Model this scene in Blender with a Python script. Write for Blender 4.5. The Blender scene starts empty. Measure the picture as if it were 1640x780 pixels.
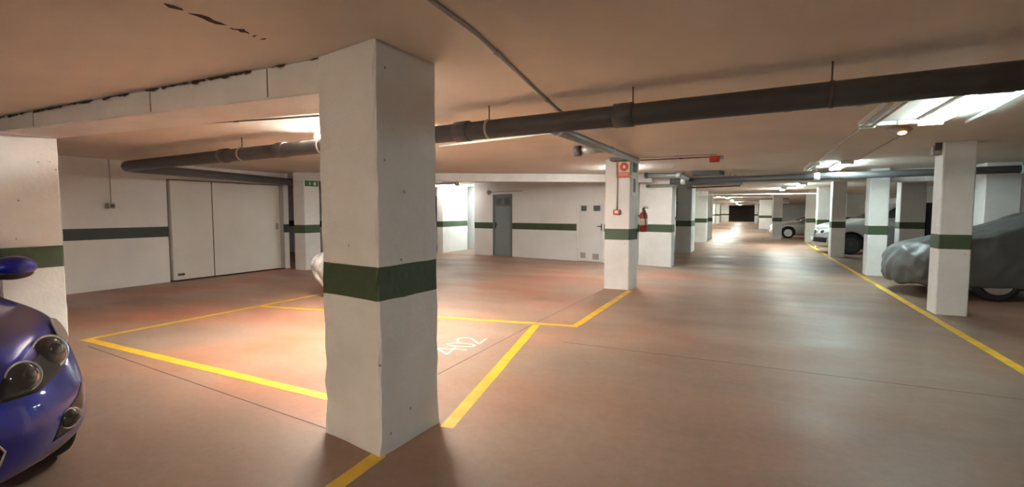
import bpy, bmesh, math, random
from mathutils import Vector, Matrix, noise
from mathutils.bvhtree import BVHTree
random.seed(7)
sc = bpy.context.scene
C = sc.collection
PI = math.pi
H = 2.50                      # ceiling height

# ------------------------------------------------------------------ materials
def mat(name, col, rough=.6, metal=0., spec=.5, bump=0., bscale=40., mottled=0., mscale=3., emit=None, estr=0., coat=0., dirt=None, alpha=None):
    m = bpy.data.materials.new(name); m.use_nodes = True
    nt = m.node_tree; N = nt.nodes; L = nt.links
    b = N['Principled BSDF']
    b.inputs['Base Color'].default_value = (*col, 1)
    b.inputs['Roughness'].default_value = rough
    b.inputs['Metallic'].default_value = metal
    b.inputs['Specular IOR Level'].default_value = spec
    b.inputs['Coat Weight'].default_value = coat
    b.inputs['Coat Roughness'].default_value = .06
    tc = N.new('ShaderNodeTexCoord')
    if mottled:
        n = N.new('ShaderNodeTexNoise'); n.inputs['Scale'].default_value = mscale
        n.inputs['Detail'].default_value = 6; n.inputs['Roughness'].default_value = .6
        L.new(tc.outputs['Object'], n.inputs['Vector'])
        r = N.new('ShaderNodeMapRange'); r.inputs[1].default_value = .3; r.inputs[2].default_value = .7
        r.inputs[3].default_value = 1 - mottled; r.inputs[4].default_value = 1 + mottled * .35
        L.new(n.outputs['Fac'], r.inputs[0])
        mx = N.new('ShaderNodeVectorMath'); mx.operation = 'SCALE'
        mx.inputs[0].default_value = col
        L.new(r.outputs[0], mx.inputs['Scale'])
        L.new(mx.outputs[0], b.inputs['Base Color'])
    if bump:
        n2 = N.new('ShaderNodeTexNoise'); n2.inputs['Scale'].default_value = bscale
        n2.inputs['Detail'].default_value = 5
        L.new(tc.outputs['Object'], n2.inputs['Vector'])
        bp = N.new('ShaderNodeBump'); bp.inputs['Strength'].default_value = bump; bp.inputs['Distance'].default_value = .02
        L.new(n2.outputs['Fac'], bp.inputs['Height']); L.new(bp.outputs[0], b.inputs['Normal'])
    if emit:
        b.inputs['Emission Color'].default_value = (*emit, 1); b.inputs['Emission Strength'].default_value = estr
    if alpha is not None:
        b.inputs['Transmission Weight'].default_value = alpha
    return m

def add_pits(m, scale=7., thr=.77, col=(.20, .16, .13)):
    nt = m.node_tree; N = nt.nodes; L = nt.links; b = N['Principled BSDF']
    tc = N.new('ShaderNodeTexCoord'); v = N.new('ShaderNodeTexVoronoi'); v.inputs['Scale'].default_value = scale; v.inputs['Randomness'].default_value = 1.
    n = N.new('ShaderNodeTexNoise'); n.inputs['Scale'].default_value = 30.
    L.new(tc.outputs['Object'], v.inputs['Vector']); L.new(tc.outputs['Object'], n.inputs['Vector'])
    ad = N.new('ShaderNodeMath'); ad.operation = 'MULTIPLY_ADD'; L.new(n.outputs['Fac'], ad.inputs[0]); ad.inputs[1].default_value = .08; L.new(v.outputs['Distance'], ad.inputs[2])
    # only some cells carry a pit
    sp = N.new('ShaderNodeSeparateColor'); L.new(v.outputs['Color'], sp.inputs[0])
    pick = N.new('ShaderNodeMath'); pick.operation = 'GREATER_THAN'; L.new(sp.outputs[0], pick.inputs[0]); pick.inputs[1].default_value = thr
    rg = N.new('ShaderNodeMapRange'); L.new(ad.outputs[0], rg.inputs[0]); rg.inputs[1].default_value = .085; rg.inputs[2].default_value = .13; rg.inputs[3].default_value = .75; rg.inputs[4].default_value = 0.
    mu = N.new('ShaderNodeMath'); mu.operation = 'MULTIPLY'; L.new(rg.outputs[0], mu.inputs[0]); L.new(pick.outputs[0], mu.inputs[1])
    mx = N.new('ShaderNodeMix'); mx.data_type = 'RGBA'; L.new(mu.outputs[0], mx.inputs[0])
    src = b.inputs['Base Color'].links[0].from_socket if b.inputs['Base Color'].links else None
    if src: L.new(src, mx.inputs[6])
    mx.inputs[7].default_value = (*col, 1)
    L.new(mx.outputs[2], b.inputs['Base Color'])
def floor_material():
    m = bpy.data.materials.new('painted_concrete'); m.use_nodes = True
    nt = m.node_tree; N = nt.nodes; L = nt.links; b = N['Principled BSDF']
    tc = N.new('ShaderNodeTexCoord')
    def nz(scale, stretch=(1, 1, 1), detail=6, rough=.6, dist=0., off=(0, 0, 0)):
        mp = N.new('ShaderNodeMapping'); mp.inputs['Scale'].default_value = stretch; mp.inputs['Location'].default_value = off
        L.new(tc.outputs['Object'], mp.inputs['Vector'])
        n = N.new('ShaderNodeTexNoise'); n.inputs['Scale'].default_value = scale; n.inputs['Detail'].default_value = detail
        n.inputs['Roughness'].default_value = rough; n.inputs['Distortion'].default_value = dist
        L.new(mp.outputs[0], n.inputs['Vector']); return n.outputs['Fac']
    def ramp(fac, stops):
        r = N.new('ShaderNodeValToRGB'); e = r.color_ramp.elements
        while len(e) < len(stops): e.new(.5)
        for el, (p, c) in zip(e, stops): el.position = p; el.color = (*c, 1) if len(c) == 3 else c
        L.new(fac, r.inputs[0]); return r.outputs[0]
    def mix(fac, a, c, t='MIX'):
        x = N.new('ShaderNodeMix'); x.data_type = 'RGBA'; x.blend_type = t
        if isinstance(fac, float): x.inputs[0].default_value = fac
        else: L.new(fac, x.inputs[0])
        L.new(a, x.inputs[6]); L.new(c, x.inputs[7]); return x.outputs[2]
    base = ramp(nz(.42, (1, .8, 1), 3, .5, .5), [(.30, FL['grey']), (.44, FL['mid']), (.55, FL['red']), (.66, FL['deep'])])
    worn = ramp(nz(.75, (1.1, .7, 1), 4, .55, .3, (3, 7, 0)), [(.38, FL['pale']), (.62, FL['red'])])
    fac = ramp(nz(.5, (1, 1, 1), 3, .5, 0., (9, 1, 0)), [(.42, (0, 0, 0)), (.66, (.6, .6, .6))])
    c1 = mix(fac, base, worn)
    # the driving lane beside the bays is mixed greyer and darker
    sx = N.new('ShaderNodeSeparateXYZ'); L.new(tc.outputs['Object'], sx.inputs[0])
    wob = N.new('ShaderNodeMath'); wob.operation = 'MULTIPLY_ADD'; L.new(nz(.35, off=(4, 2, 0)), wob.inputs[0]); wob.inputs[1].default_value = 3.; L.new(sx.outputs[0], wob.inputs[2])
    lane = N.new('ShaderNodeMapRange'); lane.interpolation_type = 'SMOOTHSTEP'; L.new(wob.outputs[0], lane.inputs[0])
    lane.inputs[1].default_value = -1.6; lane.inputs[2].default_value = 1.4; lane.inputs[3].default_value = 0; lane.inputs[4].default_value = .62
    lg = N.new('ShaderNodeRGB'); lg.outputs[0].default_value = (*FL['lane'], 1)
    c1 = mix(lane.outputs[0], c1, lg.outputs[0])
    # greyer, darker strip in front of the first bay line
    wob2 = N.new('ShaderNodeMath'); wob2.operation = 'MULTIPLY_ADD'; L.new(nz(.45, off=(1, 8, 0)), wob2.inputs[0]); wob2.inputs[1].default_value = 2.4; L.new(sx.outputs[1], wob2.inputs[2])
    fr = N.new('ShaderNodeMapRange'); fr.interpolation_type = 'SMOOTHSTEP'; L.new(wob2.outputs[0], fr.inputs[0])
    fr.inputs[1].default_value = 2.9; fr.inputs[2].default_value = 4.1; fr.inputs[3].default_value = .8; fr.inputs[4].default_value = 0.
    fg = N.new('ShaderNodeRGB'); fg.outputs[0].default_value = (*FL['front'], 1)
    c1 = mix(fr.outputs[0], c1, fg.outputs[0])
    # dusty tyre smudges
    sm = ramp(nz(.55, (.5, 1.2, 1), 4, .55, .3, (2, 5, 0)), [(.50, (0, 0, 0)), (.78, (.6, .6, .6))])
    dark = N.new('ShaderNodeRGB'); dark.outputs[0].default_value = (*FL['tyre'], 1)
    c2 = mix(sm, c1, dark.outputs[0])
    fine = ramp(nz(14, (1, 1, 1), 8, .75), [(.3, (.88, .88, .88)), (.7, (1.08, 1.08, 1.08))])
    c3 = mix(1.0, c2, fine, 'MULTIPLY')
    L.new(c3, b.inputs['Base Color'])
    rr = N.new('ShaderNodeMapRange'); rr.inputs[1].default_value = .2; rr.inputs[2].default_value = .8
    rr.inputs[3].default_value = .29; rr.inputs[4].default_value = .62
    L.new(nz(.9, (.7, 1.5, 1), 3, .5), rr.inputs[0]); L.new(rr.outputs[0], b.inputs['Roughness'])
    b.inputs['Specular IOR Level'].default_value = .33
    bp = N.new('ShaderNodeBump'); bp.inputs['Strength'].default_value = .30; bp.inputs['Distance'].default_value = .02
    L.new(nz(1.1, (.6, 1.9, 1), 2, .45), bp.inputs['Height'])
    bp2 = N.new('ShaderNodeBump'); bp2.inputs['Strength'].default_value = .12; bp2.inputs['Distance'].default_value = .006
    L.new(nz(45), bp2.inputs['Height']); L.new(bp.outputs[0], bp2.inputs['Normal']); L.new(bp2.outputs[0], b.inputs['Normal'])
    return m
FL = dict(grey=(.300, .232, .188), mid=(.345, .228, .172), red=(.410, .212, .140), deep=(.46, .160, .088), pale=(.43, .305, .235), tyre=(.205, .145, .118), lane=(.215, .158, .128), front=(.235, .185, .152))

M = {}
M['floor'] = floor_material()
M['white'] = mat('white_masonry_paint', (.77, .76, .74), .62, bump=.22, bscale=26, mottled=.10, mscale=2.2)
add_pits(M['white'])
M['wall'] = mat('white_wall_paint', (.78, .77, .75), .7, bump=.12, bscale=18, mottled=.07, mscale=1.2)
M['ceiling'] = mat('plaster_ceiling', (.74, .67, .59), .8, bump=.25, bscale=6, mottled=.10, mscale=.9)
M['green'] = mat('dark_green_paint', (.058, .092, .043), .5, bump=.15, bscale=26, mottled=.15, mscale=4)
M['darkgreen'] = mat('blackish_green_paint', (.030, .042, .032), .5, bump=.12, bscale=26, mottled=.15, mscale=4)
M['crumb'] = mat('crumbled_mortar', (.085, .062, .042), .9, bump=.5, bscale=60, mottled=.4, mscale=20)
M['jointgrey'] = mat('stained_joint', (.28, .22, .16), .9)
M['rust'] = mat('flaked_brown_patch', (.060, .030, .016), .9, bump=.4, bscale=50, mottled=.4, mscale=12)
M['yellow'] = mat('yellow_road_paint', (.82, .50, .028), .5, mottled=.25, mscale=5, bump=.1, bscale=40)
M['whitepaint'] = mat('white_road_paint', (.80, .78, .66), .6, mottled=.1, mscale=20)
M['joint'] = mat('dark_floor_joint', (.10, .060, .045), .8)
M['pipe'] = mat('dark_grey_plastic_pipe', (.090, .090, .093), .42, mottled=.08, mscale=3)
M['pipejoint'] = mat('pale_pipe_clip', (.42, .38, .34), .5)
M['steel'] = mat('dull_rod_steel', (.10, .09, .085), .5, metal=.4)
M['galv'] = mat('grey_duct', (.34, .36, .35), .38, metal=.35, mottled=.12, mscale=8)
M['galvlight'] = mat('pale_duct_ring', (.55, .58, .57), .4, metal=.2)
M['conduit'] = mat('grey_conduit', (.36, .33, .29), .5)
M['redpipe'] = mat('dark_red_pipe', (.20, .035, .025), .5)
M['lampbody'] = mat('white_lamp_enamel', (.75, .75, .72), .4)
M['lampend'] = mat('pale_green_lamp_end', (.62, .68, .60), .4)
M['deadtube'] = mat('unlit_tube_glass', (.42, .41, .39), .2)
def tube_mat(n, c, s): return mat(n, (.8, .8, .8), .3, emit=c, estr=s)
LAMP = dict(aisle=12.5, near=6., far=34., left=46., entry=4.5, passage=10., back=22., backaisle=14., bay=18.)
M['tube_cool'] = tube_mat('lit_tube_cool', (.74, .98, 1.), LAMP['aisle'])
M['tube_far'] = tube_mat('lit_tube_far', (.90, 1., .92), LAMP['far'])
M['tube_left'] = tube_mat('lit_tube_warm', (1., .93, .83), LAMP['left'])
M['tube_back'] = tube_mat('lit_tube_behind', (1., .80, .58), LAMP['back'])
M['tube_backaisle'] = tube_mat('lit_tube_behind_aisle', (.95, 1., .95), LAMP['backaisle'])
M['tube_near'] = tube_mat('lit_tube_near', (.74, .98, 1.), LAMP['near'])
M['tube_entry'] = tube_mat('lit_tube_entry', (1., .95, .88), LAMP['entry'])
M['tube_bay'] = tube_mat('lit_tube_bay', (.95, 1., .97), LAMP['bay'])
M['tube_pass'] = tube_mat('lit_tube_passage', (.82, 1., 1.), LAMP['passage'])
M['greydoor'] = mat('blue_grey_steel_door', (.235, .275, .285), .5, bump=.06, bscale=30)
M['greyframe'] = mat('grey_door_frame', (.16, .17, .16), .5)
M['vent'] = mat('dark_vent', (.10, .11, .11), .6)
M['whitedoor'] = mat('white_steel_door', (.74, .73, .71), .45, mottled=.04, mscale=2)
M['slab'] = mat('white_sliding_door_paint', (.70, .66, .60), .55, mottled=.06, mscale=1.5)
M['handle'] = mat('dark_handle', (.05, .05, .05), .4)
M['black'] = mat('black_plastic', (.012, .012, .013), .45)
M['rubber'] = mat('tyre_rubber', (.018, .018, .018), .75)
M['alloy'] = mat('silver_alloy', (.55, .56, .57), .3, metal=.8)
M['chrome'] = mat('chrome', (.75, .76, .78), .12, metal=1.)
M['blue'] = mat('metallic_blue_paint', (.003, .011, .30), .34, metal=.55, coat=1.)
M['silver'] = mat('silver_car_paint', (.40, .40, .385), .35, metal=.5, coat=.7)
M['champagne'] = mat('pale_silver_car_paint', (.42, .42, .40), .35, metal=.35, coat=.7)
M['glass'] = mat('dark_car_glass', (.012, .014, .018), .06, coat=.5)
M['lens'] = mat('smoked_headlamp_lens', (.055, .05, .05), .08, coat=1.)
M['lensclear'] = mat('clear_headlamp_lens', (.72, .72, .72), .12, coat=1.)
M['amber'] = mat('amber_glow', (.5, .2, .05), .4, emit=(1., .32, .05), estr=5.)
M['plate'] = mat('white_plate', (.75, .75, .73), .5)
M['cover'] = mat('grey_car_cover', (.105, .108, .104), .5, bump=.30, bscale=9, mottled=.08, mscale=3)
M['plastic'] = mat('crumpled_white_plastic', (.74, .72, .70), .38, bump=.7, bscale=11)
M['red'] = mat('extinguisher_red', (.30, .018, .022), .3, coat=.4)
M['signred'] = mat('sign_red', (.55, .045, .03), .5)
M['signorange'] = mat('sign_orange_red', (.60, .13, .07), .5)
M['signgreen'] = mat('sign_green', (.035, .16, .05), .5)
M['signwhite'] = mat('sign_white', (.78, .77, .72), .5)
M['signcream'] = mat('sign_cream', (.62, .60, .44), .5)
M['dark'] = mat('dark_opening', (.02, .025, .03), .7)
M['brown'] = mat('dark_brown_end_wall', (.11, .09, .075), .8, mottled=.2, mscale=.6)

# ------------------------------------------------------------------ helpers
def obj(name, bm, m, parent=None, smooth=False, loc=None):
    me = bpy.data.meshes.new(name)
    bmesh.ops.recalc_face_normals(bm, faces=bm.faces)
    bm.to_mesh(me); bm.free()
    for x in (m if isinstance(m, (list, tuple)) else [m]):
        me.materials.append(M[x] if isinstance(x, str) else x)
    if smooth:
        for p in me.polygons: p.use_smooth = True
    o = bpy.data.objects.new(name, me); C.objects.link(o)
    if parent is not None: o.parent = parent
    if loc is not None: o.location = loc
    return o
def tag(o, label=None, cat=None, group=None, kind=None):
    if label: o['label'] = label
    if cat: o['category'] = cat
    if group: o['group'] = group
    if kind: o['kind'] = kind
    return o
def thing(name, loc, label, cat, group=None, rz=0):
    o = bpy.data.objects.new(name, None); C.objects.link(o)
    o.location = loc; o.rotation_euler = (0, 0, rz); o.empty_display_size = .1
    return tag(o, label, cat, group, 'thing')
def struct(name, bm, m, parent=None, smooth=False):
    o = obj(name, bm, m, parent, smooth)
    if parent is None: o['kind'] = 'structure'
    return o
def smooth_by_angle(o, deg=35):
    me = o.data
    for p in me.polygons: p.use_smooth = True
    try: me.set_sharp_from_angle(angle=math.radians(deg))
    except Exception: pass
    return o
def box(bm, x0, x1, y0, y1, z0, z1, bev=0., mi=0):
    r = bmesh.ops.create_cube(bm, size=1)
    vs = r['verts']
    for v in vs:
        v.co = Vector((x0 + (v.co.x + .5) * (x1 - x0), y0 + (v.co.y + .5) * (y1 - y0), z0 + (v.co.z + .5) * (z1 - z0)))
    fs = list({f for v in vs for f in v.link_faces})
    for f in fs: f.material_index = mi
    if bev:
        es = list({e for v in vs for e in v.link_edges})
        bmesh.ops.bevel(bm, geom=es, offset=bev, segments=2, affect='EDGES', profile=.5)
    return bm
def nbox(*a, **k): return box(bmesh.new(), *a, **k)
def qbox(bm, pts, z0, z1, mi=0):           # vertical prism over a plan polygon; z may be a list per point
    n = len(pts)
    a = [bm.verts.new((x, y, z0[i] if isinstance(z0, (list, tuple)) else z0)) for i, (x, y) in enumerate(pts)]
    b = [bm.verts.new((x, y, z1[i] if isinstance(z1, (list, tuple)) else z1)) for i, (x, y) in enumerate(pts)]
    fs = [bm.faces.new(a[::-1]), bm.faces.new(b)]
    for i in range(n): fs.append(bm.faces.new((a[i], a[(i + 1) % n], b[(i + 1) % n], b[i])))
    for f in fs: f.material_index = mi
    return bm
def round_path(pts, R, n=6):
    pts = [Vector(p) for p in pts]; out = [pts[0]]
    for i in range(1, len(pts) - 1):
        a, b, c = pts[i - 1], pts[i], pts[i + 1]
        u = (a - b).normalized(); v = (c - b).normalized()
        d = min(R, (a - b).length * .45, (c - b).length * .45)
        p, q = b + u * d, b + v * d
        for k in range(n + 1):
            t = k / n; out.append(p * (1 - t) ** 2 + b * 2 * t * (1 - t) + q * t * t)
    out.append(pts[-1]); return out
def tube(bm, pts, r, seg=12, cap=True):
    pts = [Vector(p) for p in pts]; n = len(pts); rings = []
    up = None
    for i in range(n):
        t = (pts[min(i + 1, n - 1)] - pts[max(i - 1, 0)]).normalized()
        if up is None:
            up = Vector((0, 0, 1)) if abs(t.z) < .9 else Vector((1, 0, 0))
        s = t.cross(up)
        if s.length < 1e-6: s = t.orthogonal()
        s.normalize(); up = s.cross(t).normalized()
        rr = r[i] if isinstance(r, (list, tuple)) else r
        rings.append([bm.verts.new(pts[i] + (s * math.cos(2 * PI * k / seg) + up * math.sin(2 * PI * k / seg)) * rr) for k in range(seg)])
    for i in range(n - 1):
        for k in range(seg):
            f = bm.faces.new((rings[i][k], rings[i][(k + 1) % seg], rings[i + 1][(k + 1) % seg], rings[i + 1][k])); f.smooth = True
    if cap:
        bm.faces.new(rings[0][::-1]); bm.faces.new(rings[-1])
    return bm
def ntube(*a, **k): return tube(bmesh.new(), *a, **k)
def lathe(bm, prof, seg=24, axis='Z', origin=(0, 0, 0), mi=0):    # prof: (radius, along)
    o = Vector(origin); rings = []
    def P(r, h, a):
        c, s = math.cos(a) * r, math.sin(a) * r
        return o + (Vector((c, s, h)) if axis == 'Z' else Vector((c, h, s)) if axis == 'Y' else Vector((h, c, s)))
    for r, h in prof:
        rings.append([bm.verts.new(P(max(r, 1e-4), h, 2 * PI * k / seg)) for k in range(seg)])
    for i in range(len(rings) - 1):
        for k in range(seg):
            f = bm.faces.new((rings[i][k], rings[i][(k + 1) % seg], rings[i + 1][(k + 1) % seg], rings[i + 1][k]))
            f.smooth = True; f.material_index = mi
    for rg in (rings[0], rings[-1]):
        f = bm.faces.new(rg); f.material_index = mi
    return bm
def ellipsoid(bm, c, r, seg=20, rings=12):
    res = bmesh.ops.create_uvsphere(bm, u_segments=seg, v_segments=rings, radius=1)
    for v in res['verts']: v.co = Vector((c[0] + v.co.x * r[0], c[1] + v.co.y * r[1], c[2] + v.co.z * r[2]))
    for f in bm.faces: f.smooth = True
    return bm
def copy_tree(o, parent=None):
    c = o.copy(); C.objects.link(c)
    if parent is not None: c.parent = parent
    for ch in list(o.children): copy_tree(ch, c)
    return c
def strip(bm, pts, w, z):                  # a flat painted band along a polyline, with slightly uneven edges
    pts = [Vector((p[0], p[1], 0)) for p in pts]; L, Rr = [], []
    fine = []
    for a, b in zip(pts, pts[1:]):
        n = max(1, int((b - a).length / .25))
        fine += [a.lerp(b, k / n) for k in range(n)]
    fine.append(pts[-1])
    for i, p in enumerate(fine):
        t = (fine[min(i + 1, len(fine) - 1)] - fine[max(i - 1, 0)]).normalized(); nrm = Vector((-t.y, t.x, 0))
        e = w * .5
        L.append(bm.verts.new((p + nrm * (e + random.uniform(-.03, .03) * w)).to_tuple()[:2] + (z,)))
        Rr.append(bm.verts.new((p - nrm * (e + random.uniform(-.03, .03) * w)).to_tuple()[:2] + (z,)))
    for i in range(len(fine) - 1): bm.faces.new((L[i], Rr[i], Rr[i + 1], L[i + 1]))
    return bm
def nstrip(*a): return strip(bmesh.new(), *a)
def blotch(bm, path, w, off):              # ragged elongated flake: path of 3D points, spread along vector off
    pts = [Vector(p) for p in path]; a, b = [], []
    n = len(pts)
    for i, p in enumerate(pts):
        k = w * math.sin(PI * (i + .35) / (n - .3)) * random.uniform(.35, 1.3)
        a.append(bm.verts.new(p + Vector(off) * k)); b.append(bm.verts.new(p - Vector(off) * k * random.uniform(.3, 1)))
    for i in range(n - 1): bm.faces.new((a[i], a[i + 1], b[i + 1], b[i]))

# ------------------------------------------------------------------ room shell
X0, X1, Y0, Y1 = -16., 9.5, -7., 85.
def subplane(x0, x1, y0, y1, z, nx, ny):
    bm = bmesh.new()
    vs = [[bm.verts.new((x0 + (x1 - x0) * i / nx, y0 + (y1 - y0) * j / ny, z)) for i in range(nx + 1)] for j in range(ny + 1)]
    for j in range(ny):
        for i in range(nx): bm.faces.new((vs[j][i], vs[j][i + 1], vs[j + 1][i + 1], vs[j + 1][i]))
    return bm
fl = struct('floor', nbox(X0, X1, Y0, Y1, -.12, 0), 'floor')
ce = struct('ceiling', nbox(X0, X1, Y0, Y1, H, H + .15), 'ceiling')

def wall_seg(name, a, b, th, bands, nside=1):
    """wall between plan points a and b; bands = [(z0,z1,slot)] ; thickness goes to the left of a->b"""
    a = Vector((*a, 0)); b = Vector((*b, 0)); t = (b - a).normalized(); n = Vector((-t.y, t.x, 0)) * th
    bm = bmesh.new()
    for z0, z1, mi in bands:
        qbox(bm, [(a.x, a.y), (b.x, b.y), (b.x + n.x, b.y + n.y), (a.x + n.x, a.y + n.y)], z0, z1, mi)
    bmesh.ops.remove_doubles(bm, verts=bm.verts, dist=1e-4)
    dead = {}
    for f in bm.faces: dead.setdefault(tuple(sorted(v.index for v in f.verts)), []).append(f)
    return struct(name, bm, ['wall', 'green', 'darkgreen'])
def bands(s0=.96, s1=1.17, mi=1, top=H): return [(0, s0, 0), (s0, s1, mi), (s1, top, 0)]
PL = [(0, H, 0)]
wall_seg('wall_left', (-11.1, 6.07), (-11.1, Y0), -.25, bands(.97, 1.185, 2))
# wall above and beside the sliding door
bm = bmesh.new()
box(bm, -11.35, -11.1, 6.07, 8.86, 2.19, H)
box(bm, -11.35, -11.0, 8.86, 9.0, 0, .955); box(bm, -11.35, -11.0, 8.86, 9.0, .955, 1.17, mi=2); box(bm, -11.35, -11.0, 8.86, 9.0, 1.17, H)
box(bm, -11.35, -11.22, 6.07, 8.86, 0, 2.19)
struct('wall_left_lintel', bm, ['wall', 'green', 'darkgreen'])
wall_seg('wall_rear', (X0, Y0), (X1, Y0), -.25, PL)
wall_seg('wall_right', (X1, Y0), (X1, Y1), -.25, bands())
wall_seg('wall_far_left', (X0, 18.), (X0, 6.), -.25, bands(.96, 1.17, 2))
# the room behind the sliding door
wall_seg('wall_back_left', (-16., 12.6), (-11.3, 12.6), .25, bands(.96, 1.17, 2))
# wall with the two doors, slightly askew
wA, wB = Vector((-8.75, 14.85)), Vector((-2.86, 13.835))
wt = (wB - wA).normalized(); wn = Vector((-wt.y, wt.x))
def wp(s, d=0.): p = wA + wt * s + wn * d; return (p.x, p.y)
wl = (wB - wA).length
def on_wall(px): return (px - wA.x) / wt.x
s1a, s1b = on_wall(-7.92), on_wall(-7.13)
s2a, s2b = on_wall(-4.74), on_wall(-3.86)
def wbands(sa, sb, bs):
    for z0, z1, mi in bs: qbox(WB, [wp(sa), wp(sb), wp(sb, .25), wp(sa, .25)], z0, z1, mi)
WB = bmesh.new()
wbands(0, s1a, bands(.92, 1.13)); wbands(s1b, s2a, bands(.92, 1.13)); wbands(s2b, wl, bands(.92, 1.13))
wbands(s1a, s1b, [(2.06, H, 0)]); wbands(s2a, s2b, [(1.74, H, 0)])
struct('wall_back', WB, ['wall', 'green', 'darkgreen'])
wall_seg('wall_passage_corner', (-8.75, 15.1), (-8.75, 17.1), -.25, bands())
# walls of the passage left of the grey door
wall_seg('wall_passage_left', (-10.1, 15.2), (-10.1, 16.6), .2, bands(.94, 1.15))
wall_seg('wall_passage_end', (-11.2, 17.1), (-8.5, 17.1), .25, PL)
wall_seg('wall_passage_far', (-16., 15.9), (-10.3, 15.9), .25, bands(.96, 1.17, 2))
d5 = struct('door_5', nbox(-11.35, -10.4, 15.84, 15.9, 0, 2.1, bev=.008), 'dark'); tag(d5, 'dark door left of the narrow passage pillar', 'door')
# far end
wall_seg('wall_end', (X0, Y1 - .3), (X1, Y1 - .3), .25, PL)
bm = bmesh.new(); box(bm, -3.9, .9, Y1 - .5, Y1 - .32, 0, 2.4); struct('door_4', bm, 'brown')
wall_seg('wall_aisle_left', (-4.2, 15.0), (-4.2, 84.5), .25, bands())
# back right wall; a dark box stands in for the doorway
wall_seg('wall_right_back', (5.75, 24.6), (9.5, 24.6), .25, bands(.96, 1.17, 2))
lk = thing('metal_cabinet', (5.12, 19.5, 0), 'tall dark cabinet standing behind the covered car', 'cabinet')  # dark box added in place of a doorway, covering the car behind
obj('cabinet_body', nbox(-.24, .24, -.18, .22, 0, 1.78, bev=.012), 'dark', lk)
obj('cabinet_door', nbox(-.22, .22, -.20, -.18, .06, 1.74, bev=.006), 'dark', lk)

# sliding white garage door
d3 = struct('door_3', nbox(-11.2, -11.02, 6.10, 8.84, .03, 2.17, bev=.008), 'slab')
for y in (6.98,): obj('panel_seam', nbox(-11.021, -11.012, y - .008, y + .008, .03, 2.17), 'joint', d3)
obj('edge_strip', nbox(-11.06, -11.0, 8.74, 8.84, .03, 2.17, bev=.006), 'conduit', d3)
obj('latch', nbox(-11.02, -10.99, 8.62, 8.68, 1.05, 1.2, bev=.006), 'conduit', d3)
obj('scuffed_corner', nbox(-11.024, -11.014, 6.18, 6.32, .12, .17, bev=.004), 'joint', d3)

def make_door(name, sa, sb, h, m, fm, vents, handle_s, label_bits):
    ang = math.atan2(wt.y, wt.x)
    root = bpy.data.objects.new(name, None); C.objects.link(root); root['kind'] = 'structure'
    root.location = (*wp(sa), 0); root.rotation_euler = (0, 0, ang)
    w = sb - sa
    fb = bmesh.new()
    box(fb, 0, .05, -.03, .12, 0, h + .02, bev=.004); box(fb, w - .05, w, -.03, .12, 0, h + .02, bev=.004); box(fb, .05, w - .05, -.03, .12, h - .03, h + .02, bev=.004)
    obj('door_frame', fb, fm, root)
    leaf = obj('door_leaf', nbox(.05, w - .05, .0, .05, .01, h - .03, bev=.004), m, root)
    for (vx0, vx1, vz0, vz1) in vents:
        v = bmesh.new(); box(v, vx0 * w, vx1 * w, -.012, .004, vz0, vz1, bev=.003)
        vent = obj('vent', v, 'vent' if vz0 > 1 else 'conduit', leaf)
    hb = bmesh.new(); hx = handle_s * w; dd = 1 if handle_s < .5 else -1
    box(hb, hx - .02, hx + .02, -.015, .002, .94, 1.14, bev=.004)
    tube(hb, round_path([(hx, 0, 1.07), (hx, -.055, 1.07), (hx + dd * .12, -.055, 1.07)], .02), .011, 8)
    obj('door_handle', hb, 'handle', root)
    return root
d1 = make_door('door_1', s1a, s1b, 2.06, 'greydoor', 'greyframe', [(.20, .44, 1.74, 1.95), (.60, .86, 1.74, 1.95)], .13, '')
obj('vent_panel', nbox(.10, .74, -.006, .0, 1.68, 2.0), 'greyframe', d1)
d2 = make_door('door_2', s2a, s2b, 1.74, 'whitedoor', 'whitedoor', [(.16, .36, 1.52, 1.68), (.62, .86, 1.52, 1.68), (.14, .34, .10, .27), (.60, .82, .08, .25)], .92, '')
d1['label'] = 'blue grey steel door with two dark vents near its top'; d1['category'] = 'door'
d2['label'] = 'low white steel door with vents at top and bottom beside the fire-sign pillar'; d2['category'] = 'door'
d3['label'] = 'wide white sliding garage door in the left wall'; d3['category'] = 'door'
tag(bpy.data.objects['door_4'], 'dark brown shutter closing the far end of the aisle', 'door')

# ------------------------------------------------------------------ floor markings (part of the floor)
LW = .105
for pts in ([(-7.02, 2.86), (-2.56, 2.80)], [(-6.98, 2.9), (-7.0, 8.8)], [(-7.0, 5.10), (-3.94, 5.70), (-1.99, 6.03)],
            [(-1.86, 2.76), (-2.53, 5.93)], [(-2.03, 6.08), (-2.03, 9.26)], [(-2.02, 2.26), (-1.96, 1.2), (-1.92, -2.)],
            [(2.35, -2.), (2.35, 19.15)], [(2.38, 19.8), (2.42, 27.7)], [(2.42, 28.4), (1.55, 30.6)]):
    obj('yellow_line', nstrip(pts, LW, .002), 'yellow', fl)
for pts in ([(-2.55, 2.9), (-2.57, 6.0), (-2.5, 9.2)], [(-6.6, 2.72), (-2.58, 2.38)], [(-1.9, 5.22), (8., 5.2)], [(2.0, 10.2), (-11., 10.6)]):
    obj('floor_joint', nstrip(pts, .012, .0012), 'joint', fl)
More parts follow.
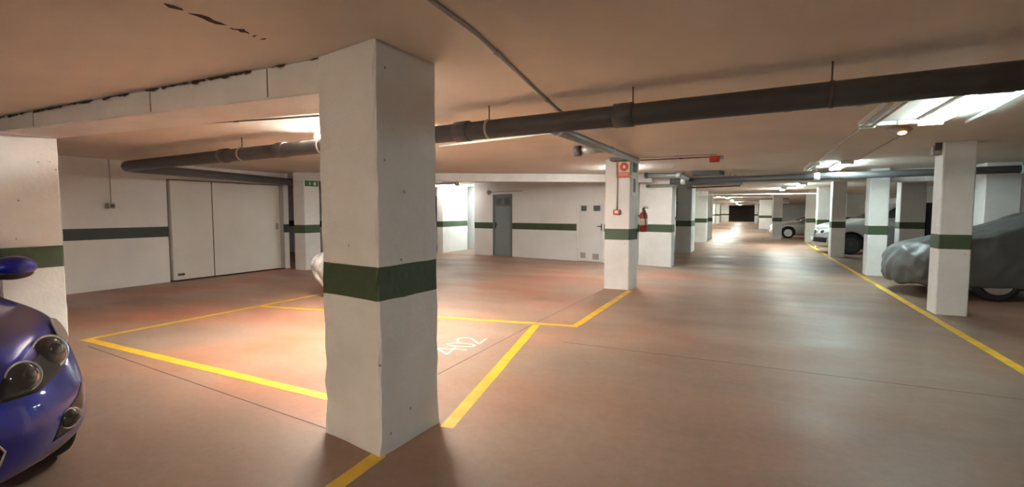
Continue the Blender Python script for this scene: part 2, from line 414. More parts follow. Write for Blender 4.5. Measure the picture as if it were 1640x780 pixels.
# hand-painted 402, read from the aisle
nb = bmesh.new()
def dig(pts, w=.030): strip(nb, pts, w, .003)
bx, tx = -2.73, -3.05
dig([(bx, 4.46), (tx, 4.36)]); dig([(tx, 4.36), (-2.83, 4.22)]); dig([(-2.83, 4.22), (-2.90, 4.49)])
dig([(-2.89 + .155 * math.cos(a * PI / 10), 4.60 + .07 * math.sin(a * PI / 10) + .03 * math.cos(a * PI / 10)) for a in range(21)])
dig([(-2.99, 4.70), (-3.04, 4.74), (-3.06, 4.82), (-3.02, 4.885), (-2.93, 4.89), (-2.73, 4.72)]); dig([(-2.73, 4.72), (-2.77, 4.97)])
tag(obj('space_number', nb, 'whitepaint', fl), 'white painted number 402')

# ------------------------------------------------------------------ peeling marks on the ceiling
cb = bmesh.new()
for y0, y1 in ((1.26, 1.36), (1.43, 1.52), (1.55, 1.74), (1.77, 1.88), (1.90, 1.92), (1.955, 1.975)):
    n = 6; blotch(cb, [(-2.57 + random.uniform(-.012, .012), y0 + (y1 - y0) * i / (n - 1), H - .0015) for i in range(n)], .030, (1, 0, 0))
obj('flaking_crack', cb, 'rust', ce)

# ------------------------------------------------------------------ beams
def beam(name, a, b, th, zb0, zb1, zt=H):
    """plan line a-b is the near face; thickness away to the left of a->b; bottom runs zb0..zb1"""
    a = Vector((*a, 0)); b = Vector((*b, 0)); t = (b - a).normalized(); n = Vector((-t.y, t.x, 0)) * th
    bm = bmesh.new(); qbox(bm, [(a.x, a.y), (b.x, b.y), (b.x + n.x, b.y + n.y), (a.x + n.x, a.y + n.y)], [zb0, zb1, zb1, zb0], zt)
    bmesh.ops.bevel(bm, geom=[e for e in bm.edges], offset=.008, segments=1, affect='EDGES')
    return struct(name, bm, 'white')
b1 = beam('beam', (-11.1, 2.28), (-2.565, 2.36), .50, 2.41, 2.275)
tag(b1, 'white beam running from the large pillar over to the left pillar', 'beam')
for x in (-6.45, -4.45, -3.05):
    zb = 2.41 + (2.275 - 2.41) * (x + 11.1) / 8.6
    obj('joint_line', nbox(x - .005, x + .005, 2.28 + .08 * (x + 11.1) / 8.6 - .004, 2.32 + .08 * (x + 11.1) / 8.6, zb + .012, H - .01), 'conduit' if x < -6 else 'jointgrey', b1)
cb = bmesh.new()
x = -7.8
while x < -2.6:
    w = random.uniform(.06, .28)
    y = 2.28 + .08 * (x + 11.1) / 8.6
    if random.random() < .85:
        n = 6; blotch(cb, [(x + w * i / (n - 1), y - .002, H - random.uniform(.0, .012)) for i in range(n)], random.uniform(.012, .034), (0, -.6, -.8))
    x += w * random.uniform(.6, 1.2)
obj('crumbling_edge', cb, 'crumb', b1)
b2 = beam('beam', (-10.55, 8.79), (-2.42, 13.5), .22, 2.29, 2.29)
tag(b2, 'white beam crossing slantwise behind the large pillar to the fire-sign pillar', 'beam')
obj('joint_line', nbox(-.01, .01, -.004, .01, 2.3, H - .01), 'conduit', b2, loc=(-6.3, 11.475, 0))
tr = thing('cable_tray', (0., 25., 2.27), 'thin white tray crossing the aisle at mid distance', 'tray')
obj('tray', nbox(-2.7, 2.9, -.1, .1, 0, .05, bev=.006), 'lampbody', tr)
for x in (-2.2, -.2, 2.2): obj('hanger_rod', ntube([(x, 0, .05), (x, 0, H - 2.27)], .006, 6), 'steel', tr)
b4 = beam('beam', (-4.2, 58.), (3.5, 58.), .35, 2.36, 2.36)
tag(b4, 'white beam far along the aisle', 'beam')
b5 = beam('beam', (2.9, 14.3), (9.4, 14.3), .35, 2.2, 2.2)
tag(b5, 'dim beam above the covered car, behind the pillars at right', 'beam')

# ------------------------------------------------------------------ pillars
def pillar(quad, label, s0=.96, s1=1.17, top=H - .001, rough=0., group='white pillars with a green stripe'):
    quad = [Vector((*q, 0)) for q in quad]
    bm = bmesh.new()
    zs = [0.]
    for lo, hi, n in ((0, s0, 8), (s0, s1, 2), (s1, top, 11)):
        zs += [lo + (hi - lo) * (k + 1) / n for k in range(n)]
    ch = .014; per = []
    for i in range(4):
        p, q, o = quad[i], quad[(i + 1) % 4], quad[i - 1]
        per.append(p + (o - p).normalized() * ch); per.append(p + (q - p).normalized() * ch)
        for k in range(1, 5): per.append(p.lerp(q, k / 5))
    rows = []
    for z in zs:
        row = []
        for k, p in enumerate(per):
            j = Vector((random.gauss(0, 1), random.gauss(0, 1), 0)) * rough * (1.8 if k % 6 < 2 else .5)
            edge = 0.
            if rough and z in (s0, s1): edge = random.gauss(0, rough * 1.2)
            if rough and z == 0: j *= 1.8
            row.append(bm.verts.new((p.x + j.x, p.y + j.y, z + edge)))
        rows.append(row)
    n = len(per)
    for r in range(len(rows) - 1):
        mi = 1 if s0 - 1e-6 <= zs[r] < s1 - 1e-6 else 0
        for k in range(n):
            f = bm.faces.new((rows[r][k], rows[r][(k + 1) % n], rows[r + 1][(k + 1) % n], rows[r + 1][k])); f.material_index = mi
    bm.faces.new(rows[0][::-1]); bm.faces.new(rows[-1])
    o = obj('pillar', bm, ['white', 'green'])
    # origin at the base centre
    c = sum(quad, Vector()) / 4
    o.data.transform(Matrix.Translation(-c)); o.location = c
    return tag(o, label, 'pillar', group, 'thing')
def rect(x0, x1, y0, y1): return [(x0, y0), (x1, y0), (x1, y1), (x0, y1)]
P_main = pillar([(-2.56, 2.345), (-1.985, 2.235), (-1.955, 2.81), (-2.52, 2.90)], 'large square white pillar with green stripe closest in the middle of the garage', rough=.0019)
P_left = pillar(rect(-7.9, -7.35, 2.29, 2.85), 'white pillar behind the blue car', .85, 1.10, 2.355, rough=.001)
pillar([(-10.57, 8.8), (-10.2, 8.83), (-10.2, 9.32), (-10.57, 9.32)], 'white pillar carrying the small green exit sign', .95, 1.16, 2.288)
P_fire = pillar([(-2.55, 9.29), (-2.07, 9.30), (-1.985, 9.66), (-2.47, 9.70)], 'white pillar carrying the red fire signs and alarm button')
pillar([(-2.83, 13.90), (-1.91, 13.66), (-1.90, 14.2), (-2.80, 14.3)], 'wide white pillar just behind the fire-sign pillar', .94, 1.15)
pillar(rect(-2.49, -1.94, 18.78, 20.0), 'grey shaded pillar third along the left side of the aisle')
pillar(rect(-2.95, -1.94, 25.7, 26.2), 'pillar fourth along the left side of the aisle')
pillar(rect(-2.62, -1.92, 28.7, 29.3), 'pillar fifth along the left side of the aisle')
pillar(rect(-4.15, -3.7, 69., 69.5), 'small pale pillar far away at the left end of the aisle')
pillar(rect(-4.1, -3.0, 80., 80.5), 'pale wide pillar beside the dark shutter at the aisle end')
pillar(rect(2.46, 2.83, 9.07, 9.45), 'white pillar in front of the covered car, nearest on the right')
pillar(rect(2.48, 2.86, 13.95, 14.4), 'bright bluish white pillar beside the nose of the covered car')
pillar(rect(2.41, 2.80, 19.2, 19.75), 'shaded pillar standing in front of the silver off-roader')
pillar(rect(2.45, 2.88, 23.6, 24.1), 'bright pillar just behind the nose of the silver off-roader')
pillar(rect(2.44, 2.96, 27.8, 28.4), 'shaded pillar between the two silver cars')
pillar(rect(1.06, 1.52, 30.15, 30.6), 'bright pillar in front of the pale silver saloon')
pillar(rect(.62, 1.6, 47., 47.8), 'wide shaded pillar far along the right side of the aisle')
pillar(rect(.40, .80, 70., 70.6), 'bright sliver of pillar farthest on the right side of the aisle')
pillar(rect(4.22, 4.86, 19.2, 19.75), 'shaded pillar with a bright edge behind the covered car')
pillar(rect(4.30, 4.86, 13.3, 13.9), 'dim pillar rising right behind the covered car')
pillar(rect(5.1, 6.0, 35.0, 35.6), 'dim pillar far behind the silver off-roader')
pillar(rect(-10.28, -10.02, 14.75, 15.2), 'narrow white pillar at the entrance of the lit passage', .94, 1.15)

# ------------------------------------------------------------------ pipes
def along(a, b, t): return Vector(a).lerp(Vector(b), t)
pa, pb = (6.4, 3.52, 2.29), (-9.22, 4.57, 2.275)
pcor = (-9.72, 4.61, 2.27); pend = (-10.85, 9.4, 2.27)
bp = thing('drain_pipe', (0, 3.95, 2.19), 'long thick dark drain pipe slung under the ceiling, bending at the left wall', 'pipe')
def loc(o, p): return Vector(p) - o.location
R = .086
obj('pipe', ntube([loc(bp, p) for p in round_path([pa, pcor, pend], .32, 10)], R, 24), 'pipe', bp)
def ring_on(a, b, t, r, w, name, m, par):
    c = along(a, b, t); dirv = (Vector(b) - Vector(a)).normalized()
    return obj(name, ntube([loc(par, c - dirv * w / 2), loc(par, c - dirv * (w / 2 - .004)), loc(par, c + dirv * (w / 2 - .004)), loc(par, c + dirv * w / 2)], [r - .006, r, r, r - .006], 24), m, par)
dx = pa[0] - pb[0]
for x in (4.3, -.95, -2.55, -5.35, -6.6):
    ring_on(pa, pb, (pa[0] - x) / dx, R + .012, .16, 'coupling', 'pipe', bp)
for x in (2.9, .46, -.88, -2.25, -4.6, -6.2):
    t = (pa[0] - x) / dx; c = along(pa, pb, t)
    ring_on(pa, pb, t, R + .006, .028, 'strap', 'pipejoint' if x < -.9 else 'steel', bp)
    obj('hanger_rod', ntube([loc(bp, (c.x, c.y, c.z + R)), loc(bp, (c.x, c.y, H))], .006, 8), 'steel', bp)
# slimmer grey duct from the drain pipe to the fire-sign pillar
g0, g1 = (-1.63, 4.16, 2.25), (-1.90, 9.12, 2.435)
gd = thing('branch_pipe', (-1.75, 6.5, 2.3), 'grey pipe branching from the drain pipe to the fire-sign pillar', 'pipe')
obj('pipe', ntube([loc(gd, g0), loc(gd, g1)], .05, 18), 'galv', gd)
for t in (.02, .52, .98): ring_on(g0, g1, t, .057, .09, 'coupling', 'galvlight', gd)
c = along(g0, g1, .44)
obj('tee_branch', ntube([loc(gd, c), loc(gd, c + Vector((-.34, -.05, -.02)))], .055, 18), 'galv', gd)
obj('end_cap', ntube([loc(gd, c + Vector((-.31, -.045, -.02))), loc(gd, c + Vector((-.40, -.06, -.025)))], .07, 18), 'pipe', gd)
bm = bmesh.new(); box(bm, -2.40, -2.02, 9.05, 9.29, 2.442, H, bev=.012)
tag(obj('junction_box', bm, 'pipe'), 'dark flat box under the ceiling above the red fire sign', 'box')
# pipes crossing the aisle behind
cp = thing('cross_pipe', (0, 13., 2.3), 'long grey pipe crossing the aisle overhead beyond the fire-sign pillar', 'pipe')
q0, q1 = (-1.9, 13.15, 2.27), (8.8, 12.75, 2.36)
obj('pipe', ntube([loc(cp, q0), loc(cp, q1)], .075, 18), 'pipe', cp)
for t in (.03, .3, .62, .9):
    ring_on(q0, q1, t, .085, .12, 'coupling', 'galvlight', cp)
    c = along(q0, q1, t); obj('hanger_rod', ntube([loc(cp, c), loc(cp, (c.x, c.y, H))], .006, 6), 'steel', cp)
sp = thing('stub_pipe', (-1.8, 12.9, 2.4), 'short grey pipe with a pale elbow over the wide pillar', 'pipe')
obj('pipe', ntube([loc(sp, p) for p in round_path([(-2.45, 12.9, 2.43), (-1.6, 12.9, 2.41), (-1.42, 12.95, 2.30)], .12)], .06, 16), 'galv', sp)
obj('end_cap', ntube([loc(sp, (-2.5, 12.9, 2.43)), loc(sp, (-2.42, 12.9, 2.43))], .075, 16), 'pipe', sp)
obj('elbow_collar', ntube([loc(sp, (-1.72, 12.9, 2.415)), loc(sp, (-1.6, 12.9, 2.41))], .07, 16), 'galvlight', sp)
bm = bmesh.new(); qbox(bm, [(-1.33, 12.8), (-.72, 12.8), (-.62, 13.2), (-1.33, 13.2)], 2.40, H - .002)
tag(obj('duct', bm, 'pipe'), 'dark flat duct above the crossing pipe', 'duct')
ep = thing('low_pipe', (-2.1, 13.5, 2.2), 'slim grey pipe across the top of the wide pillar', 'pipe')
obj('pipe', ntube([loc(ep, (-2.55, 13.55, 2.20)), loc(ep, (-.2, 13.55, 2.21))], .035, 12), 'galv', ep)
obj('end_collar', ntube([loc(ep, (-2.58, 13.55, 2.20)), loc(ep, (-2.48, 13.55, 2.20))], .045, 12), 'pipe', ep)
rp = thing('sprinkler_pipe', (-1., 14.6, 2.17), 'thin dark red pipe below the crossing pipe', 'pipe')
obj('pipe', ntube([loc(rp, (-1.65, 14.6, 2.17)), loc(rp, (-.28, 14.6, 2.20))], .02, 10), 'redpipe', rp)
for x in (-1.5, -.4): obj('hanger_rod', ntube([loc(rp, (x, 14.6, 2.19)), loc(rp, (x, 14.6, H))], .005, 6), 'steel', rp)
for x in (-2.3, -.5): obj('hanger_rod', ntube([loc(ep, (x, 13.55, 2.21)), loc(ep, (x, 13.55, H))], .005, 6), 'steel', ep)
sp2 = thing('dim_pipe', (5., 16., 2.36), 'wide dark duct over the covered car in the right bays', 'duct')
obj('duct_run', nbox(-1.2, 4.3, -.25, .25, -.06, .09, bev=.03), 'galv', sp2)
obj('duct_joint', nbox(1.4, 1.5, -.27, .27, -.08, .1, bev=.02), 'galvlight', sp2)
for x in (-.8, .9, 3.2): obj('hanger_rod', nbox(x - .012, x + .012, -.012, .012, .08, H - 2.36), 'steel', sp2)
for (x0, y0, x1, y1, r, z, lab) in ((-3.9, 31., .95, 31., .05, 2.43, 'dark pipe crossing the aisle beyond the pale beam'),
                                    (-3.9, 40., 2.4, 40., .05, 2.42, 'dark pipe crossing the far part of the aisle')):
    o = thing('far_pipe', ((x0 + x1) / 2, y0, z), lab, 'pipe')
    obj('pipe', ntube([loc(o, (x0, y0, z)), loc(o, (x1, y1, z))], r, 12), 'galv', o)
    obj('coupling', ntube([loc(o, (x0 + 2.5, y0, z)), loc(o, (x0 + 2.7, y0, z))], r + .015, 12), 'galvlight', o)
    for x in (x0 + .6, x1 - .6): obj('hanger_rod', ntube([loc(o, (x, y0, z)), loc(o, (x, y0, H))], .006, 6), 'steel', o)

# conduits
CONDA = [(-5.62, 3.42, 2.487), (-4.55, 3.62, 2.487), (-3.4, 3.78, 2.487)]
def conduit(name, pts, r, label, joints=(), m='conduit', cat='conduit'):
    o = thing(name, tuple(pts[0]), label, cat)
    obj('tube', ntube([loc(o, p) for p in round_path(pts, .08)], r, 10), m, o)
    for (i, t) in joints:
        a, b = Vector(pts[i]), Vector(pts[i + 1]); c = a.lerp(b, t); d_ = (b - a).normalized() * .035
        obj('coupler', ntube([loc(o, c - d_), loc(o, c + d_)], r * 1.5, 10), m, o)
    return o
conduit('conduit', [(-1.30, .6, 2.487), (-1.40, 2.4, 2.487), (-1.72, 4.5, 2.487), (-1.75, 5.0, 2.487)], .012, 'thin grey conduit on the ceiling running past the large pillar', [(0, .55), (1, .17), (1, .80)])
conduit('conduit', [(1.03, 5.45, 2.483), (.48, 5.46, 2.483), (-.16, 5.43, 2.483), (-2.5, 5.82, 2.483), (-4.24, 6.18, 2.483)], .017, 'thin conduit on the ceiling just behind the drain pipe', [(0, .3), (1, .3)])
conduit('conduit', [(1.13, 6.73, 2.484), (1.13, 11.52, 2.484)], .016, 'conduit joining the unlit lamp to the next lamp along the aisle', [(0, .4)])
conduit('conduit', [(1.70, 7.4, 2.487), (1.80, 11.4, 2.487)], .007, 'thin cable line on the ceiling beside the amber light', [(0, .5)])
conduit('conduit', [(2.05, 6.9, 2.46), (1.93, 5.2, 2.46), (1.9, 3.9, 2.46)], .018, 'bright metal conduit beside the lit lamp', [(0, .5)], 'galvlight')
conduit('conduit', [(-10.98, 5.01, 1.64), (-10.98, 5.01, 2.36), (-10.98, 5.01, 2.487)], .010, 'thin conduit dropping to the switch on the left wall')
conduit('conduit', [(-1.95, 9.62, 2.488), (-.70, 9.57, 2.488)], .009, 'thin red-brown conduit leading to the red alarm box', [(0, .6)], 'redpipe')
conduit('conduit', [(-1.9, 9.2, 2.488), (-.56, 9.2, 2.488)], .007, 'thin grey conduit in front of the red alarm box line', [(0, .5)])
conduit('conduit', CONDA, .010, 'thin dark conduit on the ceiling left of the large pillar', [(0, .5)], 'pipe')
conduit('conduit', [(-9.4, 8.6, 2.487), (-5.5, 7.9, 2.487)], .012, 'thin conduit on the ceiling in front of the exit-sign pillar', [(0, .4)])
conduit('conduit', [(-2.46, 18.74, 2.35), (-2.46, 18.74, 1.3), (-2.62, 18.74, 1.12), (-2.75, 18.74, 1.3)], .014, 'hanging dark cable loop beside the third left pillar', [(0, .5)], 'steel', 'cable')
alarm = thing('alarm_box', (-.62, 9.57, 2.44), 'small red alarm box on the ceiling over the aisle', 'alarm')
obj('housing', nbox(-.085, .085, -.05, .05, -.05, .061, bev=.012), 'signred', alarm)
obj('end_clip', nbox(.085, .15, -.02, .02, .0, .06, bev=.005), 'conduit', alarm)
sw = thing('wall_switch', (-11.1, 5.01, 1.61), 'small dark switch box on the left wall under its conduit', 'switch')
obj('housing', nbox(.0, .16, -.055, .055, -.05, .05, bev=.012), 'conduit', sw)
obj('button', nbox(.155, .17, -.03, .03, -.03, .03, bev=.005), 'handle', sw)

# ------------------------------------------------------------------ fluorescent lamps
def lamp(loc_, L, rz, label, tube_m, group='fluorescent ceiling lamps', w=.17):
    t = thing('fluorescent_lamp', loc_, label, 'lamp', group, rz)
    b = bmesh.new()
    top_ = H - loc_[2] + .001
    prof = [(-w / 2, top_), (-w / 2, -.0 + .035), (-w * .30, .03), (-w * .12, .055), (w * .12, .055), (w * .30, .03), (w / 2, .035), (w / 2, top_)]
    vs = [[b.verts.new((x, s * L / 2, z)) for x, z in prof] for s in (-1, 1)]
    for i in range(len(prof) - 1): b.faces.new((vs[0][i], vs[0][i + 1], vs[1][i + 1], vs[1][i]))
    b.faces.new(vs[0]); b.faces.new(vs[1][::-1]); b.faces.new((vs[0][0], vs[1][0], vs[1][-1], vs[0][-1]))
    obj('channel', b, 'lampbody', t)
    for s in (-1, 1):
        obj('end_cap', nbox(-w / 2, w / 2, s * L / 2 - .03 if s > 0 else -L / 2 - .005, L / 2 + .005 if s > 0 else -L / 2 + .03, -.015, .06, bev=.008), 'lampend', t)
    for x in (-w * .27, w * .27):
        obj('tube', ntube([(x, -L / 2 + .03, .005), (x, -L / 2 + .05, .005), (x, L / 2 - .05, .005), (x, L / 2 - .03, .005)], .0145, 10), tube_m, t)
    return t
LZ = 2.44
lamp((1.70, 5.95, LZ), 1.6, 0, 'lit twin-tube lamp nearest on the aisle ceiling', 'tube_near', w=.22)
lamp((1.13, 5.95, LZ), 1.5, 0, 'unlit twin-tube lamp beside the nearest lit lamp', 'deadtube', w=.16)
lamp((1.66, 12.3, LZ), 1.6, 0, 'lit twin-tube lamp second along the aisle', 'tube_cool', w=.22)
lamp((1.13, 12.3, LZ), 1.5, 0, 'unlit lamp beside the second lit lamp along the aisle', 'deadtube', w=.16)
lamp((1.62, 20.6, LZ), 1.6, 0, 'lit lamp third along the aisle', 'tube_cool', w=.22)
lamp((1.20, 24.0, LZ), 1.5, 0, 'lit lamp fourth along the aisle before the pale beam', 'tube_far', w=.2)
for x, y, lb in ((-1.9, 33.5, 'first'), (-1.55, 37.5, 'second'), (-1.45, 44., 'third'), (-1.35, 54., 'fourth'), (-1.6, 66., 'fifth'), (-1.5, 76., 'sixth')):  # the last lamp is added to lift the dark aisle end
    lamp((x, y, LZ), 1.5, 0, f'{lb} of the distant lit lamps over the far aisle', 'tube_far', w=.2)
lamp((-4.2, 4.55, LZ - .015), 1.5, PI / 2, 'lit lamp above bay 402, hidden behind the large pillar', 'tube_left', w=.2)
lamp((-9.55, 14.1, LZ - .06), 1.25, PI / 2 - .12, 'lit lamp near the passage left of the grey door', 'tube_entry', w=.2)
lamp((-2.9, -3.9, LZ), 1.5, PI / 2, 'lit lamp over the floor in front of the blue car', 'tube_back', w=.2)  # added out of view as warm fill for the large pillar's front
lamp((1.70, -3.6, LZ), 1.5, 0, 'lit lamp over the near end of the aisle', 'tube_backaisle', w=.2)  # added out of view as fill for the large pillar's right face
lamp((-2.67, 11.1, LZ), 1.2, math.atan(.24), 'lit lamp hidden behind the fire-sign pillar', 'tube_bay', w=.18)  # added out of sight to brighten the back wall and wide pillar
lamp((-9.12, 16.35, LZ), 1.1, 0, 'lit lamp inside the narrow passage', 'tube_pass', w=.18)
lp = thing('lamp_link_tray', (1.42, 6.72, 2.46), 'white flat tray joining the unlit lamp to the lit one', 'tray')
obj('tray', nbox(-.2, .17, -.03, .03, -.01, .035, bev=.004), 'lampbody', lp)
obj('clip', nbox(-.02, .0, -.04, .04, -.015, .035, bev=.003), 'conduit', lp)
em = thing('warning_light', (1.52, 7.13, 2.43), 'oval dark ceiling light glowing amber beyond the nearest lamp', 'light')
b = bmesh.new(); ellipsoid(b, (0, 0, .02), (.12, .07, .05)); obj('housing', b, 'conduit', em)
b = bmesh.new(); ellipsoid(b, (.02, -.02, -.015), (.045, .04, .025)); obj('glow_lens', b, 'amber', em)
wl_ = thing('wall_lamp', (*wp(on_wall(-8.1), -.0), 2.16), 'small round grey fitting on the wall above the grey door', 'lamp')
b = bmesh.new(); lathe(b, [(.02, .02), (.075, 0.), (.08, -.03), (.06, -.07), (.02, -.08)], 16, 'Y'); obj('housing', b, 'conduit', wl_)
b = bmesh.new(); tube(b, [(0.06, -.02, 0.01), (1.4, -.26, 0.02)], .012, 8); obj('feed_conduit', b, 'conduit', wl_)
bx_ = thing('sensor_box', (2.36, 9.22, 2.41), 'small dark box at the top of the nearest right pillar', 'box')
obj('housing', nbox(-.0, .098, -.06, .06, -.09, .05, bev=.01), 'conduit', bx_)
obj('bracket', nbox(.02, .098, -.08, -.06, -.02, .09, bev=.003), 'steel', bx_)

# ------------------------------------------------------------------ signs and fire gear on the pillar
def flat(bm, pts, y):                      # front-facing polygon in local x,z at depth y
    bm.faces.new([bm.verts.new((x, y, z)) for x, z in pts]); return bm
def disc(cx, cz, r, n=24): return [(cx + r * math.cos(2 * PI * k / n), cz + r * math.sin(2 * PI * k / n)) for k in range(n)]
fs = thing('fire_sign', (-2.205, 9.285, 2.14), 'red square fire alarm sign high on the pillar front', 'sign')
obj('panel', nbox(-.13, .13, -.006, .004, 0, .30), 'signorange', fs)
obj('symbol_ground', nbox(-.085, .13, -.009, -.005, .105, .30), 'signcream', fs)
obj('red_disc', flat(bmesh.new(), disc(.022, .205, .082), -.0100), 'signred', fs)
obj('bell_mark', flat(bmesh.new(), [(.022 + (.036 if k % 2 else .018) * math.cos(2 * PI * k / 16), .205 + (.036 if k % 2 else .018) * math.sin(2 * PI * k / 16)) for k in range(16)], -.0106), 'signwhite', fs)
b = bmesh.new()
for z in (.05, .075): box(b, -.10, .10, -.0085, -.0062, z, z + .008)
obj('caption_stripe', b, 'signcream', fs)
sd = Vector((-1.985, 9.66, 0)) - Vector((-2.07, 9.30, 0)); sang = math.atan2(sd.y, sd.x)
def side(t): p = Vector((-2.07, 9.30, 0)) + sd * t; return p
p = side(.45)
s2 = thing('exit_sign', (p.x + .004, p.y - .001, 2.2), 'small green and white sign on the side of the fire-sign pillar', 'sign', rz=sang)
obj('panel', nbox(-.13, .13, -.008, 0, 0, .27), 'signwhite', s2); obj('green_field', nbox(-.09, .09, -.010, -.007, .05, .24), 'signgreen', s2)
s3 = thing('extinguisher_sign', (p.x + .004, p.y - .001, 1.80), 'narrow red and white sign below the small green sign', 'sign', rz=sang)
obj('panel', nbox(-.10, .10, -.008, 0, 0, .36), 'signwhite', s3); obj('red_field', nbox(-.06, .05, -.010, -.007, .07, .33), 'redpipe', s3)
cpnt = thing('call_point', (-2.31, 9.29, 1.44), 'square red alarm button with white centre on the pillar', 'alarm button')
obj('housing', nbox(-.065, .065, -.05, 0, 0, .10, bev=.008), 'signred', cpnt)
obj('break_glass', nbox(-.035, .035, -.054, -.046, .03, .08, bev=.003), 'signwhite', cpnt)
conduit('conduit', [(-2.31, 9.275, 1.54), (-2.31, 9.275, 2.40)], .010, 'thin conduit rising from the red alarm button')
ex = thing('fire_extinguisher', (-1.90, 9.76, 1.10), 'dark red fire extinguisher hung on the side of the fire-sign pillar', 'fire extinguisher')
b = bmesh.new(); lathe(b, [(.02, 0), (.072, .004), (.078, .02), (.078, .32), (.07, .36), (.045, .395), (.022, .41), (.02, .43)], 24); obj('cylinder', b, 'red', ex)
b = bmesh.new(); lathe(b, [(.02, .42), (.026, .43), (.026, .47), (.012, .48)], 12); box(b, -.01, .09, -.012, .012, .465, .48, bev=.003); box(b, -.01, .08, -.012, .012, .49, .502, bev=.003); obj('valve', b, 'black', ex)
b = bmesh.new(); tube(b, round_path([(.0, -.02, .45), (.05, -.09, .42), (.06, -.095, .15), (.05, -.09, .08)], .05), .011, 8); obj('hose', b, 'black', ex)
b = bmesh.new(); lathe(b, [(.0785, .14), (.0795, .142), (.0795, .26), (.0785, .262)], 24); obj('paper_label', b, 'signcream', ex)
b = bmesh.new(); box(b, -.12, -.04, -.02, .02, .30, .34, bev=.004); obj('wall_bracket', b, 'steel', ex)
gs = thing('exit_sign', (-10.195, 9.06, 2.15), 'green exit sign with pale figure and arrow on the left pillar', 'sign', rz=PI / 2)
obj('panel', nbox(-.21, .21, -.008, 0, 0, .14), 'signgreen', gs)
b = bmesh.new()
flat(b, [(.06, .03), (.14, .03), (.14, .11), (.06, .11)], -.0095)
flat(b, disc(-.06, .105, .014, 12), -.0095); flat(b, [(-.08, .05), (-.05, .05), (-.045, .09), (-.075, .09)], -.0095)
flat(b, [(-.095, .025), (-.08, .025), (-.06, .052), (-.075, .055)], -.0095); flat(b, [(-.055, .052), (-.03, .045), (-.03, .033), (-.06, .04)], -.0095); flat(b, [(-.045, .085), (-.02, .07), (-.022, .06), (-.05, .072)], -.0095)
obj('figure_and_arrow', b, 'signcream', gs)

# ------------------------------------------------------------------ cars
def lerp(a, b, t): return a + (b - a) * t
SV = [0, .25, .5, .70, .85, .94, 1.]
NS = 11
def outline(xf, xr, w, cf, cr, p=2.6, sidef=.985):
    pts = []
    for s in SV: pts.append((xf - cf * s ** p, w * s))
    a, b = xf - cf, xr + cr
    for k in range(1, NS): pts.append((a + (b - a) * k / NS, w * (1 + .02 * math.sin(PI * k / NS))))
    for s in SV[::-1]: pts.append((xr + cr * s ** p, w * s))
    return pts
def car_body(rings, mats_of):
    """rings: dicts xf xr w cf cr zf zr; last ring collapses to the centre line"""
    bm = bmesh.new(); R_ = []
    for g in rings:
        ol = outline(g['xf'], g['xr'], g['w'], g.get('cf', .4), g.get('cr', .35), g.get('p', 2.6)); row = []
        x0, x1 = g['xf'], g['xr']
        for (x, y) in ol:
            t = (x - x0) / (x1 - x0) if x1 != x0 else 0
            z = lerp(g['zf'], g['zr'], t) + g.get('arch', 0) * math.sin(PI * t)
            row.append((x, y, z))
        R_.append(row)
    n = len(R_[0])
    full = []
    for row in R_:
        loop = [bm.verts.new(p) for p in row]
        mir = [None] * n
        for i, p in enumerate(row):
            mir[i] = loop[i] if i in (0, n - 1) else bm.verts.new((p[0], -p[1], p[2]))
        full.append((loop, mir))
    for k in range(len(full) - 1):
        for s in (0, 1):
            a, b = full[k][s], full[k + 1][s]
            for j in range(n - 1):
                q = [a[j], a[j + 1], b[j + 1], b[j]]
                f = bm.faces.new(q if s == 0 else q[::-1]); f.smooth = True; f.material_index = mats_of(k, j, n)
    for rowi, flip in ((0, False), (-1, True)):       # close bottom and roof with strips
        a, b = full[rowi]
        for j in range(n - 1):
            q = []
            for v in (a[j], a[j + 1], b[j + 1], b[j]):
                if v not in q: q.append(v)
            if len(q) >= 3:
                f = bm.faces.new(q); f.smooth = True
    bmesh.ops.recalc_face_normals(bm, faces=bm.faces)
    return bm
def bake(o):
    dg = bpy.context.evaluated_depsgraph_get(); dg.update()
    me = bpy.data.meshes.new_from_object(o.evaluated_get(dg))
    old = o.data; o.modifiers.clear(); o.data = me; bpy.data.meshes.remove(old)
def split_slot(o, slot, pred=None):                   # take out faces of a material slot (and predicate) as a new bmesh
    src = bmesh.new(); src.from_mesh(o.data); 
    take = [f for f in src.faces if f.material_index == slot and (pred is None or pred(f.calc_center_median()))]
    nb_ = bmesh.new(); mp = {}
    for f in take:
        vs = []
        for v in f.verts:
            if v.index not in mp: mp[v.index] = nb_.verts.new(v.co)
            vs.append(mp[v.index])
        nf = nb_.faces.new(vs); nf.smooth = True; nf.material_index = 0
    bmesh.ops.delete(src, geom=take, context='FACES'); src.to_mesh(o.data); src.free()
    return nb_
